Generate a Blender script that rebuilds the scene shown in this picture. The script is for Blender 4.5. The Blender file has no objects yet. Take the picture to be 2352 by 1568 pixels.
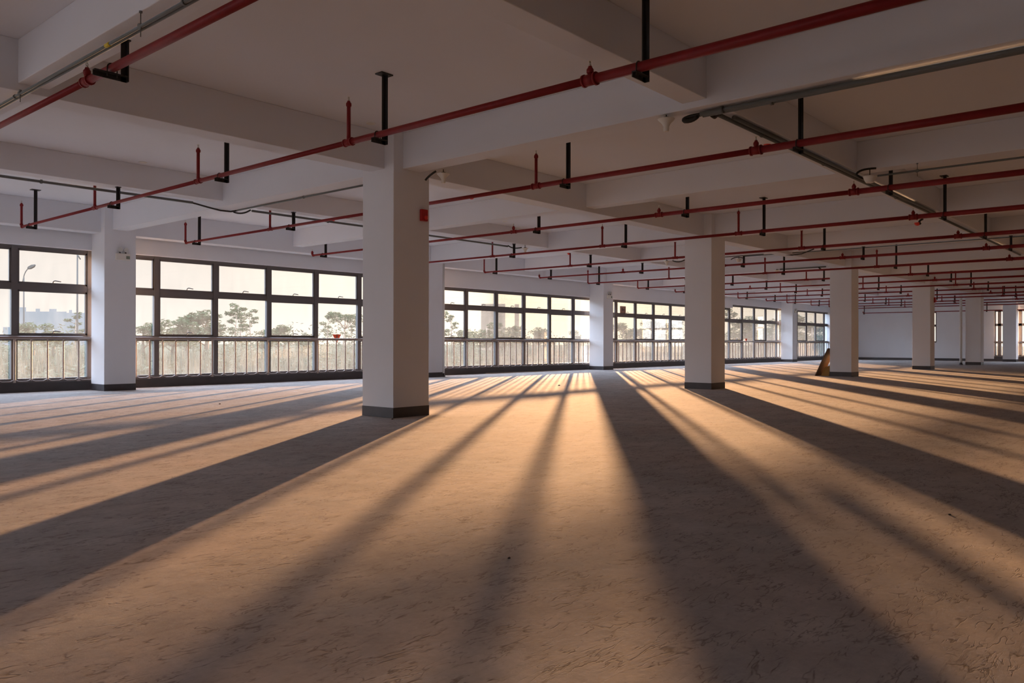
import bpy, bmesh, math, random
from mathutils import Vector, Matrix
random.seed(7)
PI = math.pi
SC = bpy.context.scene
COL = SC.collection

# ------------------------------------------------------------------ materials
def srgb(r, g, b):
    f = lambda c: (c/255/12.92) if c/255 <= .04045 else ((c/255+.055)/1.055)**2.4
    return (f(r), f(g), f(b), 1)

def mat(name, col, rough=.6, metal=0., spec=.5, noise=None):
    m = bpy.data.materials.new(name); m.use_nodes = True
    nt = m.node_tree; b = nt.nodes['Principled BSDF']
    b.inputs['Base Color'].default_value = col
    b.inputs['Roughness'].default_value = rough
    b.inputs['Metallic'].default_value = metal
    b.inputs['Specular IOR Level'].default_value = spec
    if noise:                                   # (scale, amount, bump)
        tc = nt.nodes.new('ShaderNodeTexCoord'); n = nt.nodes.new('ShaderNodeTexNoise')
        n.inputs['Scale'].default_value = noise[0]; n.inputs['Detail'].default_value = 6
        nt.links.new(tc.outputs['Object'], n.inputs['Vector'])
        r = nt.nodes.new('ShaderNodeMapRange')
        r.inputs[1].default_value = .3; r.inputs[2].default_value = .7
        r.inputs[3].default_value = 1-noise[1]; r.inputs[4].default_value = 1+noise[1]
        nt.links.new(n.outputs['Fac'], r.inputs[0])
        mx = nt.nodes.new('ShaderNodeVectorMath'); mx.operation = 'SCALE'
        mx.inputs[0].default_value = col[:3]
        nt.links.new(r.outputs[0], mx.inputs['Scale'])
        nt.links.new(mx.outputs[0], b.inputs['Base Color'])
        if noise[2]:
            bp = nt.nodes.new('ShaderNodeBump'); bp.inputs['Strength'].default_value = noise[2]
            bp.inputs['Distance'].default_value = .02
            nt.links.new(n.outputs['Fac'], bp.inputs['Height'])
            nt.links.new(bp.outputs[0], b.inputs['Normal'])
    return m

M = {}
M['paint'] = mat('wall_paint', (.73, .745, .78, 1), .75, noise=(1.3, .02, 0))
M['ceil'] = mat('ceiling_paint', (.71, .73, .775, 1), .8, noise=(.6, .025, 0))
M['curb'] = mat('dark_curb_paint', (.055, .047, .048, 1), .6, noise=(6, .12, .05))
M['band'] = mat('dark_band_paint', (.05, .045, .05, 1), .5, noise=(9, .1, 0))
M['frame'] = mat('window_aluminium', (.13, .118, .115, 1), .5, .1)
M['steel'] = mat('stainless_steel', (.34, .29, .27, 1), .38, .75)
M['red'] = mat('red_pipe_enamel', (.21, .011, .014, 1), .5, 0, .3, noise=(14, .1, 0))
M['black'] = mat('black_steel', (.018, .018, .02, 1), .55)
M['galv'] = mat('galvanised_conduit', (.13, .14, .14, 1), .55, .2)
M['brass'] = mat('sprinkler_metal', (.6, .58, .52, 1), .3, .9)
M['cable'] = mat('black_cable', (.012, .012, .012, 1), .5)
M['white'] = mat('white_plastic', (.72, .70, .64, 1), .45)
M['pvc'] = mat('white_pvc', (.74, .73, .71, 1), .4)
M['alarm'] = mat('red_alarm_plastic', (.42, .012, .012, 1), .3)
M['dome'] = mat('red_orange_cap', (.75, .04, .02, 1), .4)
M['lens'] = mat('lamp_head_grey', (.55, .55, .53, 1), .3)
M['green'] = mat('sign_plate', (.18, .21, .16, 1), .5)
M['yellow'] = mat('yellow_tape', (.7, .55, .03, 1), .5)
M['ply'] = mat('plywood', (.11, .06, .03, 1), .7, noise=(12, .25, 0))
M['lit_gap'] = mat('lit_gap_yellow', (.42, .23, .06, 1), .7)
M['paper'] = mat('paper_notice', (.35, .22, .17, 1), .8)
M['ink'] = mat('dark_print', (.08, .07, .07, 1), .7)
M['sticker'] = mat('red_sticker', (.80, .10, .04, 1), .5)
M['stone'] = mat('debris', (.06, .05, .045, 1), .9)
M['strip'] = mat('pale_strip', (.42, .33, .27, 1), .6)
M['lamp'] = mat('street_lamp_paint', (.035, .038, .038, 1), .5)
M['bld'] = mat('pale_building', (.10, .105, .105, 1), .9)
M['bld2'] = mat('tan_building', (.17, .125, .09, 1), .9)
M['leaf'] = mat('leaves', (.030, .042, .022, 1), .8, noise=(.5, .3, 0))
M['leaf2'] = mat('dry_leaves', (.042, .047, .032, 1), .8, noise=(.5, .3, 0))
M['bark'] = mat('bark', (.16, .12, .09, 1), .9)
M['reed'] = mat('reeds', (.046, .047, .034, 1), .9, noise=(.35, .3, 0))
M['land'] = mat('grass_land', (.035, .037, .026, 1), .95, noise=(.15, .3, 0))

def leaf_translucency(m, col, f=.55):
    nt = m.node_tree; out = nt.nodes['Material Output']; b = nt.nodes['Principled BSDF']
    t = nt.nodes.new('ShaderNodeBsdfTranslucent'); t.inputs[0].default_value = col
    mx = nt.nodes.new('ShaderNodeMixShader'); mx.inputs[0].default_value = f
    nt.links.new(b.outputs[0], mx.inputs[1]); nt.links.new(t.outputs[0], mx.inputs[2])
    nt.links.new(mx.outputs[0], out.inputs['Surface'])
leaf_translucency(M['leaf'], (.04, .06, .02, 1), .12)
leaf_translucency(M['leaf2'], (.04, .05, .02, 1), .12)
leaf_translucency(M['reed'], (.05, .05, .03, 1), .12)

def floor_material():
    m = bpy.data.materials.new('dusty_concrete'); m.use_nodes = True
    nt = m.node_tree; L = nt.links; N = nt.nodes.new
    b = nt.nodes['Principled BSDF']
    b.inputs['Roughness'].default_value = .95
    b.inputs['Specular IOR Level'].default_value = .03
    tc = N('ShaderNodeTexCoord')
    def noise(scale, detail, rough, vec=None, dist=0.):
        n = N('ShaderNodeTexNoise'); n.inputs['Scale'].default_value = scale
        n.inputs['Detail'].default_value = detail; n.inputs['Roughness'].default_value = rough
        n.inputs['Distortion'].default_value = dist
        L.new(vec or tc.outputs['Object'], n.inputs['Vector']); return n.outputs['Fac']
    def mp(rot, sc, loc=(0, 0, 0)):
        q = N('ShaderNodeMapping'); q.inputs['Rotation'].default_value = (0, 0, rot)
        q.inputs['Scale'].default_value = sc; q.inputs['Location'].default_value = loc
        L.new(tc.outputs['Object'], q.inputs['Vector']); return q.outputs[0]
    def rng(v, a, b_, c, d):
        r = N('ShaderNodeMapRange'); r.clamp = True
        for i, x in enumerate((a, b_, c, d)): r.inputs[i+1].default_value = x
        L.new(v, r.inputs[0]); return r.outputs[0]
    def mth(op, x, y):
        r = N('ShaderNodeMath'); r.operation = op
        for i, v in enumerate((x, y)):
            if isinstance(v, (int, float)): r.inputs[i].default_value = v
            else: L.new(v, r.inputs[i])
        return r.outputs[0]
    big = rng(noise(.55, 5, .6), .3, .7, .88, 1.10)
    mid = rng(noise(3.2, 10, .75), .3, .7, .80, 1.14)
    fine = rng(noise(38, 6, .7), .3, .7, .93, 1.06)
    tone = mth('MULTIPLY', mth('MULTIPLY', big, mid), fine)
    # scuffs: thin iso-lines of a stretched, warped noise, broken into short dashes
    def scuffs(rot, seed, sc, w, lo, hi):
        v = mp(rot, (sc*.30, sc, sc), (seed, seed*1.7, 0))
        n = noise(1.0, 3.0, .55, v, .45)
        band = rng(mth('ABSOLUTE', mth('SUBTRACT', n, .5), 0.), 0, w, 1, 0)
        cut = rng(noise(3.6, 4, .6, mp(rot, (1.0, 2.2, 1), (seed*3, 5, 0))), lo+.035, hi+.03, 0, 1)
        return mth('MULTIPLY', band, cut)
    ss = [scuffs(.85, 3.1, 9.5, .020, .50, .57), scuffs(-.35, 11.3, 12.5, .020, .51, .58), scuffs(.35, 23.9, 18., .026, .50, .57),
          scuffs(1.5, 41.9, 5.2, .008, .55, .62), scuffs(.05, 57.3, 24., .030, .50, .56), scuffs(.6, 71.7, 7., .012, .53, .60)]
    w1 = rng(noise(3.0, 8, .75, mp(.75, (.9, 6.5, 1), (9, 2, 0)), .5), .56, .70, 0, .6)
    w2 = mth('MULTIPLY', w1, rng(noise(.6, 3, .5), .48, .60, 0, 1))
    w3 = rng(noise(9.0, 9, .8, mp(.2, (.7, 2.2, 1), (19, 12, 0)), .3), .55, .75, 0, .35)
    dark = ss[0]
    for q in ss[1:]: dark = mth('MAXIMUM', dark, q)
    dark = mth('MINIMUM', mth('ADD', mth('MULTIPLY', dark, .62), mth('ADD', w2, w3)), .85)
    # pinkish / greyish drift of the dust colour
    mixc = N('ShaderNodeMixRGB'); mixc.inputs[1].default_value = (.475, .425, .400, 1)
    mixc.inputs[2].default_value = (.445, .430, .425, 1)
    L.new(rng(noise(.8, 4, .6, mp(0, (1, 1, 1), (31, 7, 0))), .35, .65, 0, 1), mixc.inputs[0])
    sc_ = N('ShaderNodeVectorMath'); sc_.operation = 'SCALE'
    L.new(mixc.outputs[0], sc_.inputs[0]); L.new(tone, sc_.inputs['Scale'])
    mx = N('ShaderNodeMixRGB'); mx.inputs[2].default_value = (.12, .095, .08, 1)
    L.new(dark, mx.inputs[0]); L.new(sc_.outputs[0], mx.inputs[1])
    L.new(mx.outputs[0], b.inputs['Base Color'])
    bp = N('ShaderNodeBump'); bp.inputs['Strength'].default_value = .35; bp.inputs['Distance'].default_value = .004
    hh = mth('ADD', mth('MULTIPLY', noise(5, 9, .7), 1.6), mth('MULTIPLY', dark, -.5))
    L.new(hh, bp.inputs['Height']); L.new(bp.outputs[0], b.inputs['Normal'])
    return m
for k_ in ('leaf', 'leaf2', 'reed', 'land', 'bark', 'lamp', 'bld', 'bld2'):
    M[k_].node_tree.nodes['Principled BSDF'].inputs['Specular IOR Level'].default_value = 0.
M['floor'] = floor_material()

def glass_material():
    # thin pane: mostly straight-through, a weak mirror reflection and a film of dust that scatters light
    m = bpy.data.materials.new('dusty_glass'); m.use_nodes = True
    nt = m.node_tree; L = nt.links; N = nt.nodes.new
    nt.nodes.remove(nt.nodes['Principled BSDF']); out = nt.nodes['Material Output']
    tr = N('ShaderNodeBsdfTransparent'); tr.inputs[0].default_value = (.96, .97, .96, 1)
    gl = N('ShaderNodeBsdfGlossy'); gl.inputs['Roughness'].default_value = .02
    fr = N('ShaderNodeFresnel'); fr.inputs[0].default_value = 1.35
    mf = N('ShaderNodeMath'); mf.operation = 'MULTIPLY'; mf.inputs[1].default_value = .6
    L.new(fr.outputs[0], mf.inputs[0])
    m1 = N('ShaderNodeMixShader'); L.new(mf.outputs[0], m1.inputs[0])
    L.new(tr.outputs[0], m1.inputs[1]); L.new(gl.outputs[0], m1.inputs[2])
    du = N('ShaderNodeBsdfTranslucent'); du.inputs[0].default_value = (.82, .92, .92, 1)
    tc = N('ShaderNodeTexCoord'); n = N('ShaderNodeTexNoise')
    mp = N('ShaderNodeMapping'); mp.inputs['Scale'].default_value = (3.0, 1, .8)
    L.new(tc.outputs['Object'], mp.inputs[0]); L.new(mp.outputs[0], n.inputs['Vector'])
    n.inputs['Scale'].default_value = 2.2; n.inputs['Detail'].default_value = 8
    r = N('ShaderNodeMapRange'); r.inputs[1].default_value = .3; r.inputs[2].default_value = .7
    r.inputs[3].default_value = DUST[0]; r.inputs[4].default_value = DUST[1]
    L.new(n.outputs['Fac'], r.inputs[0])
    # the film is thicker on the lower panes
    sx = N('ShaderNodeSeparateXYZ'); L.new(tc.outputs['Object'], sx.inputs[0])
    z = N('ShaderNodeMapRange'); z.inputs[1].default_value = .2; z.inputs[2].default_value = 2.1
    z.inputs[3].default_value = 1.5; z.inputs[4].default_value = .55
    L.new(sx.outputs[2], z.inputs[0])
    mm = N('ShaderNodeMath'); mm.operation = 'MULTIPLY'
    L.new(r.outputs[0], mm.inputs[0]); L.new(z.outputs[0], mm.inputs[1])
    m2 = N('ShaderNodeMixShader'); L.new(mm.outputs[0], m2.inputs[0])
    L.new(m1.outputs[0], m2.inputs[1]); L.new(du.outputs[0], m2.inputs[2])
    L.new(m2.outputs[0], out.inputs['Surface'])
    return m
DUST = (.014, .026)
M['glass'] = glass_material()

# ------------------------------------------------------------------ geometry helpers
def box(bm, x0, x1, y0, y1, z0, z1):
    vs = [bm.verts.new((x, y, z)) for x in (x0, x1) for y in (y0, y1) for z in (z0, z1)]
    for f in ((0, 1, 3, 2), (4, 6, 7, 5), (0, 4, 5, 1), (2, 3, 7, 6), (0, 2, 6, 4), (1, 5, 7, 3)):
        bm.faces.new([vs[i] for i in f])

def tube(bm, pts, r, n=10, cap=True):
    pts = [Vector(p) for p in pts]
    rs = r if isinstance(r, (list, tuple)) else [r]*len(pts)
    rings = []; prev = None
    for i, p in enumerate(pts):
        if i == 0: d = pts[1]-p
        elif i == len(pts)-1: d = p-pts[i-1]
        else:
            d = (pts[i+1]-p).normalized()+(p-pts[i-1]).normalized()
            if d.length < 1e-6: d = p-pts[i-1]
        d.normalize()
        if prev is None:
            u = d.orthogonal().normalized()
        else:
            u = prev-d*prev.dot(d)
            u = u.normalized() if u.length > 1e-6 else d.orthogonal().normalized()
        prev = u; v = d.cross(u)
        rings.append([bm.verts.new(p+(u*math.cos(2*PI*k/n)+v*math.sin(2*PI*k/n))*rs[i]) for k in range(n)])
    for a, b in zip(rings, rings[1:]):
        for k in range(n):
            f = bm.faces.new((a[k], a[(k+1) % n], b[(k+1) % n], b[k])); f.smooth = True
    if cap:
        bm.faces.new(rings[0][::-1]); bm.faces.new(rings[-1])

def lathe(bm, c, prof, n=20, axis=2):
    """prof: list of (r, h) along axis from centre c"""
    rings = []
    for r, h in prof:
        ring = []
        for k in range(n):
            a = 2*PI*k/n; q = [r*math.cos(a), r*math.sin(a)]
            v = [0, 0, 0]; v[axis] = h; o = [i for i in range(3) if i != axis]
            v[o[0]] = q[0]; v[o[1]] = q[1]
            ring.append(bm.verts.new((c[0]+v[0], c[1]+v[1], c[2]+v[2])))
        rings.append(ring)
    for a, b in zip(rings, rings[1:]):
        for k in range(n):
            f = bm.faces.new((a[k], a[(k+1) % n], b[(k+1) % n], b[k])); f.smooth = True
    bm.faces.new(rings[0][::-1]); bm.faces.new(rings[-1])

def arc(p0, p1, p2, n=8):
    p0, p1, p2 = Vector(p0), Vector(p1), Vector(p2)
    return [(p0*(1-t)**2+p1*2*t*(1-t)+p2*t*t) for t in [i/n for i in range(n+1)]]

def obj(name, bm, m, parent=None, bevel=0.):
    bmesh.ops.recalc_face_normals(bm, faces=bm.faces[:])
    me = bpy.data.meshes.new(name)
    if parent is not None:
        off = world_loc(parent)
        bmesh.ops.translate(bm, verts=bm.verts[:], vec=-off)
    bm.to_mesh(me); bm.free()
    me.materials.append(m)
    o = bpy.data.objects.new(name, me); COL.objects.link(o)
    if parent is not None: o.parent = parent
    if bevel:
        md = o.modifiers.new('edge', 'BEVEL'); md.width = bevel; md.segments = 2; md.limit_method = 'ANGLE'
    return o

def world_loc(o):
    v = Vector(o.location)
    while o.parent: o = o.parent; v += Vector(o.location)
    return v

def tag(o, label=None, cat=None, group=None, kind=None):
    if label: o['label'] = label
    if cat: o['category'] = cat
    if group: o['group'] = group
    if kind: o['kind'] = kind
    return o

def empty(name, loc, label=None, cat=None, group=None, kind=None):
    o = bpy.data.objects.new(name, None); o.location = loc; COL.objects.link(o)
    o.empty_display_size = .1
    return tag(o, label, cat, group, kind)

def B(*boxes):
    bm = bmesh.new()
    for b in boxes: box(bm, *b)
    return bm

def single(name, bm, m, label, cat, group=None, kind=None, bevel=0.):
    return tag(obj(name, bm, m, None, bevel), label, cat, group, kind)

def copy_tree(o, parent=None):
    c = o.copy(); COL.objects.link(c)
    if parent: c.parent = parent
    for ch in list(o.children): copy_tree(ch, c)
    return c

# ------------------------------------------------------------------ dimensions
CA, CB, CW = 6.607, 7.656, .60           # near corner of first free column, column width
PITCH = 8.4
WB = 16.036                              # near face of the wall columns
H = 3.56                                 # slab underside
AX = [CA+.3+PITCH*i for i in range(-2, 6)]   # column centre lines along the facade
END = 49.40
LEFT, BACK = -10.2, -9.6
SUNDIR = Vector((.8098, .5867, 0)).normalized()

# ------------------------------------------------------------------ the setting
tag(obj('floor', B((LEFT, END+.25, BACK, 17.0, -.3, 0)), M['floor']),
    'wide bare dusty concrete floor with scuff marks', 'floor', kind='structure')

ceiling = tag(empty('ceiling', (0, 0, H)), 'white painted concrete ceiling with a grid of downstand beams', 'ceiling', kind='structure')
obj('slab', B((LEFT, END+.25, BACK, 17.0, H, H+.2)), M['ceil'], ceiling)
# main beams across the building, on the column lines
for c in AX:
    obj('beam', B((c-.145, c+.145, BACK, 16.25, 3.11, H)), M['ceil'], ceiling, .006)
SEC_A = [2.5-PITCH, 2.5]+[10.92+PITCH*i for i in range(5)]
for a in SEC_A:
    obj('beam', B((a, a+.25, BACK, 16.25, 3.18, H)), M['ceil'], ceiling, .006)
for y0, y1, z in ((7.83, 8.13, 3.11), (11.98, 12.23, 3.20), (3.50, 3.75, 3.17), (-.57, -.27, 3.11), (-4.9, -4.65, 3.17), (16.20, 16.52, 3.05)):
    obj('beam', B((LEFT, END, y0, y1, z, H)), M['ceil'], ceiling, .006)

W0 = 16.62
wl = tag(empty('wall_left', (0, W0, 0)), 'white plaster wall above and beside the long row of windows', 'wall', kind='structure')
obj('upper_wall', B((LEFT, 15.0, W0, 17.0, 2.74, H), (15.0, 34.67, W0, 17.0, 2.555, H), (34.67, END, W0, 17.0, 2.72, H)), M['paint'], wl)
obj('end_pier', B((47.2, END, W0+.02, 17.0, .0, 2.72)), M['paint'], wl)
tag(obj('baseboard_left', B((LEFT, 47.2, 16.73, 17.0, 0, .18)), M['curb'], None, .004),
    'dark painted kerb under the long row of windows', 'baseboard', kind='structure')

wf = tag(empty('wall_front', (END, 10, 0)), 'plain pale wall closing the far end of the hall', 'wall', kind='structure')
E1 = END+.25
obj('wall_body', B((END, E1, 12.55, 17.0, 0, H), (END, E1, 11.58, 12.55, 0, 1.0), (END, E1, 11.58, 12.55, 2.70, H),
                   (END, E1, 8.78, 11.58, 0, H), (END, E1, 3.0, 8.78, 2.70, H), (END, E1, BACK, 3.0, 0, H)), M['paint'], wf)
obj('end_beam', B((END-.28, END, BACK, 16.2, 3.0, H)), M['ceil'], wf)
tag(obj('baseboard_front', B((END-.015, END, 8.78, 16.73, 0, .13), (END-.03, END+.2, 3.0, 8.78, 0, .26)), M['band']),
    'dark painted band along the foot of the far end wall', 'baseboard', kind='structure')

wr = tag(empty('wall_right', (0, BACK, 0)), 'long plain side wall behind the camera', 'wall', kind='structure')
obj('wall_body', B((LEFT, E1, BACK-.2, BACK, 0, H)), M['paint'], wr)
wb = tag(empty('wall_back', (LEFT, 4, 0)), 'side wall at the left end of the hall', 'wall', kind='structure')
obj('wall_body', B((LEFT-.2, LEFT, BACK, 17.0, 0, .18), (LEFT-.2, LEFT, BACK, 17.0, 2.74, H),
                   (LEFT-.2, LEFT, BACK, 2.0, .18, 2.74)), M['paint'], wb)
wbk = tag(empty('window_10', (LEFT, 9, 0)), 'wide window in the left end wall, unseen, added for fill light', 'window', kind='structure')  # unseen window, put in to bring sky fill onto the columns
obj('frame', B(*[(LEFT-.14, LEFT-.06, 2.0+1.335*n-.06, 2.0+1.335*n+.06, .18, 2.74) for n in range(12)], (LEFT-.14, LEFT-.06, 2.0, 17.0, 1.915, 2.035), (LEFT-.14, LEFT-.06, 2.0, 17.0, .965, 1.075)), M['frame'], wbk)
obj('glass', B((LEFT-.10, LEFT-.096, 2.0, 17.0, .18, 2.74)), M['glass'], wbk)

# ------------------------------------------------------------------ windows of the long facade
P0, PP = 5.30, 1.335
FY0, FY1 = 16.76, 16.84
def head_of(x): return 2.74 if x < 15 else (2.555 if x < 34.6 else 2.72)

def handle_bm(x, z, y):
    bm = bmesh.new()
    box(bm, x-.055, x+.055, y-.022, y, z-.004, z+.016)
    tube(bm, [(x-.01, y-.015, z+.01), (x-.012, y-.03, z+.045)]+arc((x-.012, y-.03, z+.045), (x-.01, y-.035, z+.07), (x+.03, y-.035, z+.072), 5)[1:]+[(x+.125, y-.035, z+.060)], .0095, 6)
    return bm

BAYS = [(-9.893, -1.493), (-1.493, 6.907), (6.907, 15.307), (15.307, 23.707), (23.707, 32.107), (32.107, 40.507), (40.507, 47.20)]
window_ids = {}
for k, (x0, x1) in enumerate(BAYS):
    w = empty('window_%d' % (k+1), (x0, FY1, 0), None, 'window', kind='structure')
    w['label'] = ['dark framed window bay beyond the left edge of the view, farthest back',
                  'dark framed window bay left of the leftmost wall column',
                  'dark framed window bay with a red triangle sticker, between leftmost wall column and big pillar',
                  'dark framed window bay lit by the sun, right of the wall column with the white downpipe',
                  'dark framed window bay with a paper notice in its upper left pane',
                  'dark framed window bay whose first pane is lower than the rest',
                  'dark framed window bay last before the far end wall'][k]
    bm = bmesh.new()
    ns = [n for n in range(-12, 34) if x0-.02 <= P0+PP*n < x1-.02]
    xs = [P0+PP*n for n in ns]
    for x in xs:
        top = max(head_of(x-.1), head_of(x+.1))
        box(bm, x-.052, x+.052, FY0, FY1, .18, top)
    # horizontal members, pane by pane (a pane may run across the column into the next bay)
    edges = sorted(set([x0]+xs+[x1]))
    gbm = bmesh.new()
    hs = []
    for e0, e1 in zip(edges, edges[1:]):
        c = (e0+e1)/2; n = math.floor((c-P0)/PP); top = head_of(c)
        rescue = n in (5, 23)
        box(bm, e0, e1, FY0+.008, FY1-.008, top-.06, top)
        box(bm, e0, e1, FY0+.008, FY1-.008, 1.915, 2.035)
        if not rescue: box(bm, e0, e1, FY0+.008, FY1-.008, .965, 1.075)
        box(bm, e0, e1, FY0+.008, FY1-.008, .18, .255)
        pa, pb = P0+PP*n+.052, P0+PP*(n+1)-.052
        ea, eb = max(e0, pa), min(e1, pb)
        # opening sashes carry an extra inner frame
        def sash(z0, z1):
            t = .032
            if ea == pa: box(bm, pa, pa+t, FY0+.018, FY1-.02, z0, z1)
            if eb == pb: box(bm, pb-t, pb, FY0+.018, FY1-.02, z0, z1)
            box(bm, ea, eb, FY0+.018, FY1-.02, z0, z0+t); box(bm, ea, eb, FY0+.018, FY1-.02, z1-t, z1)
        sash(2.035, top-.06)
        if n % 2 == 0 and not rescue: sash(1.075, 1.915)
        box(gbm, e0, e1, FY1-.026, FY1-.022, .2, top-.01)
        if x0 <= (pa+pb)/2 < x1:
            mid = (pa+pb)/2
            if not any(abs(mid-(c_)) < .42 for c_ in AX):
                hs.append((mid, 2.037))
                if n % 2 == 0 and not rescue: hs.append((mid, 1.077))
    obj('frame', bm, M['frame'], w)
    obj('glass', gbm, M['glass'], w)
    if k > 0:
        for x, z in hs: obj('window_handle', handle_bm(x, z, FY0+.018), M['frame'], w)
    window_ids[k+1] = w

# end wall windows
def end_window(num, y0, y1, z0, mull, label, railing):
    w = empty('window_%d' % num, (END, y0, 0), label, 'window', kind='structure')
    fx0, fx1 = END+.08, END+.16
    bm = bmesh.new()
    box(bm, fx0, fx1, y0, y0+.06, z0, 2.70); box(bm, fx0, fx1, y1-.06, y1, z0, 2.70)
    box(bm, fx0, fx1, y0, y1, 2.64, 2.70); box(bm, fx0, fx1, y0, y1, z0, z0+.07)
    box(bm, fx0, fx1, y0, y1, 1.88, 2.0)
    if z0 < .9: box(bm, fx0, fx1, y0, y1, .96, 1.06)
    for y in mull: box(bm, fx0, fx1, y-.075, y+.075, z0, 2.70)
    obj('frame', bm, M['frame'], w)
    g = bmesh.new(); box(g, fx1-.03, fx1-.025, y0, y1, z0, 2.70); obj('glass', g, M['glass'], w)
end_window(8, 11.58, 12.55, 1.0, [], 'narrow window set in the plain far end wall', False)
end_window(9, 3.0, 8.78, .26, [8.55, 7.60, 6.3, 5.0], 'tall window group at the right end of the far wall', True)
end_window(10, -9.0, -8.0, 1.0, [], 'window out of view at the right of the far wall', False) if False else None

# red rescue triangles stuck on the glass and the paper notice
def triangle(x, zt, s, label):
    e = empty('warning_sticker', (x, FY1-.03, zt), label, 'sticker')
    y = FY1-.030
    bm = bmesh.new()
    vs = [bm.verts.new((x-s, y, zt)), bm.verts.new((x+s, y, zt)), bm.verts.new((x, y, zt-s*1.55))]
    bm.faces.new(vs)
    bmesh.ops.extrude_face_region(bm, geom=bm.faces[:])
    for v in bm.verts[:3]: v.co.y += .002
    obj('triangle', bm, M['sticker'], e)
    obj('emblem', B((x-.011, x+.016, y-.004, y-.001, zt-.10, zt-.018)), M['ink'], e)
triangle(12.63, 1.145, .135, 'red downward triangle sticker on the window left of the big pillar')
triangle(36.50, 1.16, .135, 'red downward triangle sticker on the distant window behind the second pillar')
e = empty('paper_notice', (25.83, FY1-.03, 2.06), 'small square paper notice stuck on an upper window pane', 'notice')
obj('sheet', B((25.62, 26.02, FY1-.031, FY1-.028, 2.055, 2.33)), M['paper'], e)
obj('print', B((25.74, 25.80, FY1-.034, FY1-.0315, 2.15, 2.26), (25.82, 25.86, FY1-.034, FY1-.0315, 2.17, 2.22), (25.88, 25.92, FY1-.034, FY1-.0315, 2.15, 2.24)), M['ink'], e)

# ------------------------------------------------------------------ columns
def column(x, y, label, group, d=.6):
    e = empty('concrete_column', (x+.3, y+.3, 0), label, 'column', group)
    obj('shaft', B((x, x+.6, y, y+d, .0, H)), M['paint'], e, .005)
    obj('base_band', B((x-.004, x+.604, y-.004, y+d+.004, 0, .128)), M['band'], e, .003)
    return e
PL = ['big white square column nearest the camera, carrying a red alarm box', 'white square column in the middle distance, second of the free row',
      'white square column with boards leaning against its foot', 'white square column with a dark red box on its right face, fourth of the free row',
      'white square column with a white downpipe at its left side, far away', 'white square column farthest away, near the right edge']
for i in range(6):
    column(CA+PITCH*i, CB, PL[i], 'free standing columns')
WL = {0: 'white column against the windows at the left with an emergency lamp', 1: 'white wall column half hidden by the big pillar, with a white downpipe',
      2: 'white wall column by the sunlit windows in the centre', 3: 'white wall column hidden behind the second pillar',
      4: 'small white wall column between the two farthest window bays', 5: 'white wall column in the far corner behind the third pillar',
      -1: 'white wall column beyond the left edge of the view'}
for i in (-1, 0, 1, 2, 3, 4, 5):
    column(CA+PITCH*i, WB, WL[i], 'columns along the window wall')

# ------------------------------------------------------------------ guard railings
RY = 16.685
RL = {1: 'steel guard railing across the window bay at the left edge', 2: 'long steel guard railing between leftmost column and the big pillar',
      3: 'steel guard railing in front of the sun-bright window bay', 4: 'steel guard railing left of the second pillar',
      5: 'distant steel guard railing right of the second pillar', 6: 'farthest steel guard railing along the window wall'}
THICK = {1: 5.28, 2: 9.19, 3: 17.22, 4: 25.25, 5: 34.8, 6: 43.0}
for k in range(1, 7):
    x0, x1 = BAYS[k]; x0 += .12; x1 -= .12 if k < 6 else .02
    e = empty('guard_railing', ((x0+x1)/2, RY, .18), RL[k], 'railing', 'guard railings under the windows')
    bm = bmesh.new(); box(bm, x0, x1, RY-.028, RY+.028, .990, 1.048); obj('top_rail', bm, M['steel'], e, .012)
    first = math.ceil((x0+.06-5.28)/.2785); last = math.floor((x1-.04-5.28)/.2785)
    xs = [5.28+.2785*n for n in range(first, last+1)]
    pts = []
    for i, x in enumerate(xs):
        thick = abs(((x-THICK[k])/1.3925) - round((x-THICK[k])/1.3925)) < .09
        bm = bmesh.new(); r = .021 if thick else .0145
        tube(bm, [(x, RY, .185 if thick else .215), (x, RY, .995)], r, 8, False)
        obj('post' if thick else 'baluster', bm, M['steel'], e)
        pts += [(x-.035, RY, .222), (x, RY, .240), (x+.035, RY, .222), (x+.07, RY, .206), (x+.2085, RY, .206)]
    bm = bmesh.new(); tube(bm, [(x0, RY, .206)]+pts[:-1]+[(x1, RY, .206)], .011, 6); obj('bottom_rail', bm, M['steel'], e)
    for x in xs[2::5]:
        bm = bmesh.new()
        box(bm, x-.03, x+.03, RY-.008, 16.74, .18, .206)
        obj('foot_bracket', bm, M['steel'], e)
# railing at the end wall window
e = empty('guard_railing', (END-.1, 6, .26), 'steel guard railing at the far end wall, near the right edge', 'railing', 'guard railings under the windows')
obj('top_rail', B((END-.10, END-.05, 3.0, 8.78, .99, 1.045)), M['steel'], e)
obj('bottom_rail', B((END-.085, END-.065, 3.0, 8.78, .27, .29)), M['steel'], e)
for n in range(20):
    bm = bmesh.new(); y = 8.62-.2785*n
    tube(bm, [(END-.075, y, .27), (END-.075, y, 1.0)], .012, 6, False); obj('baluster', bm, M['steel'], e)

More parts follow.
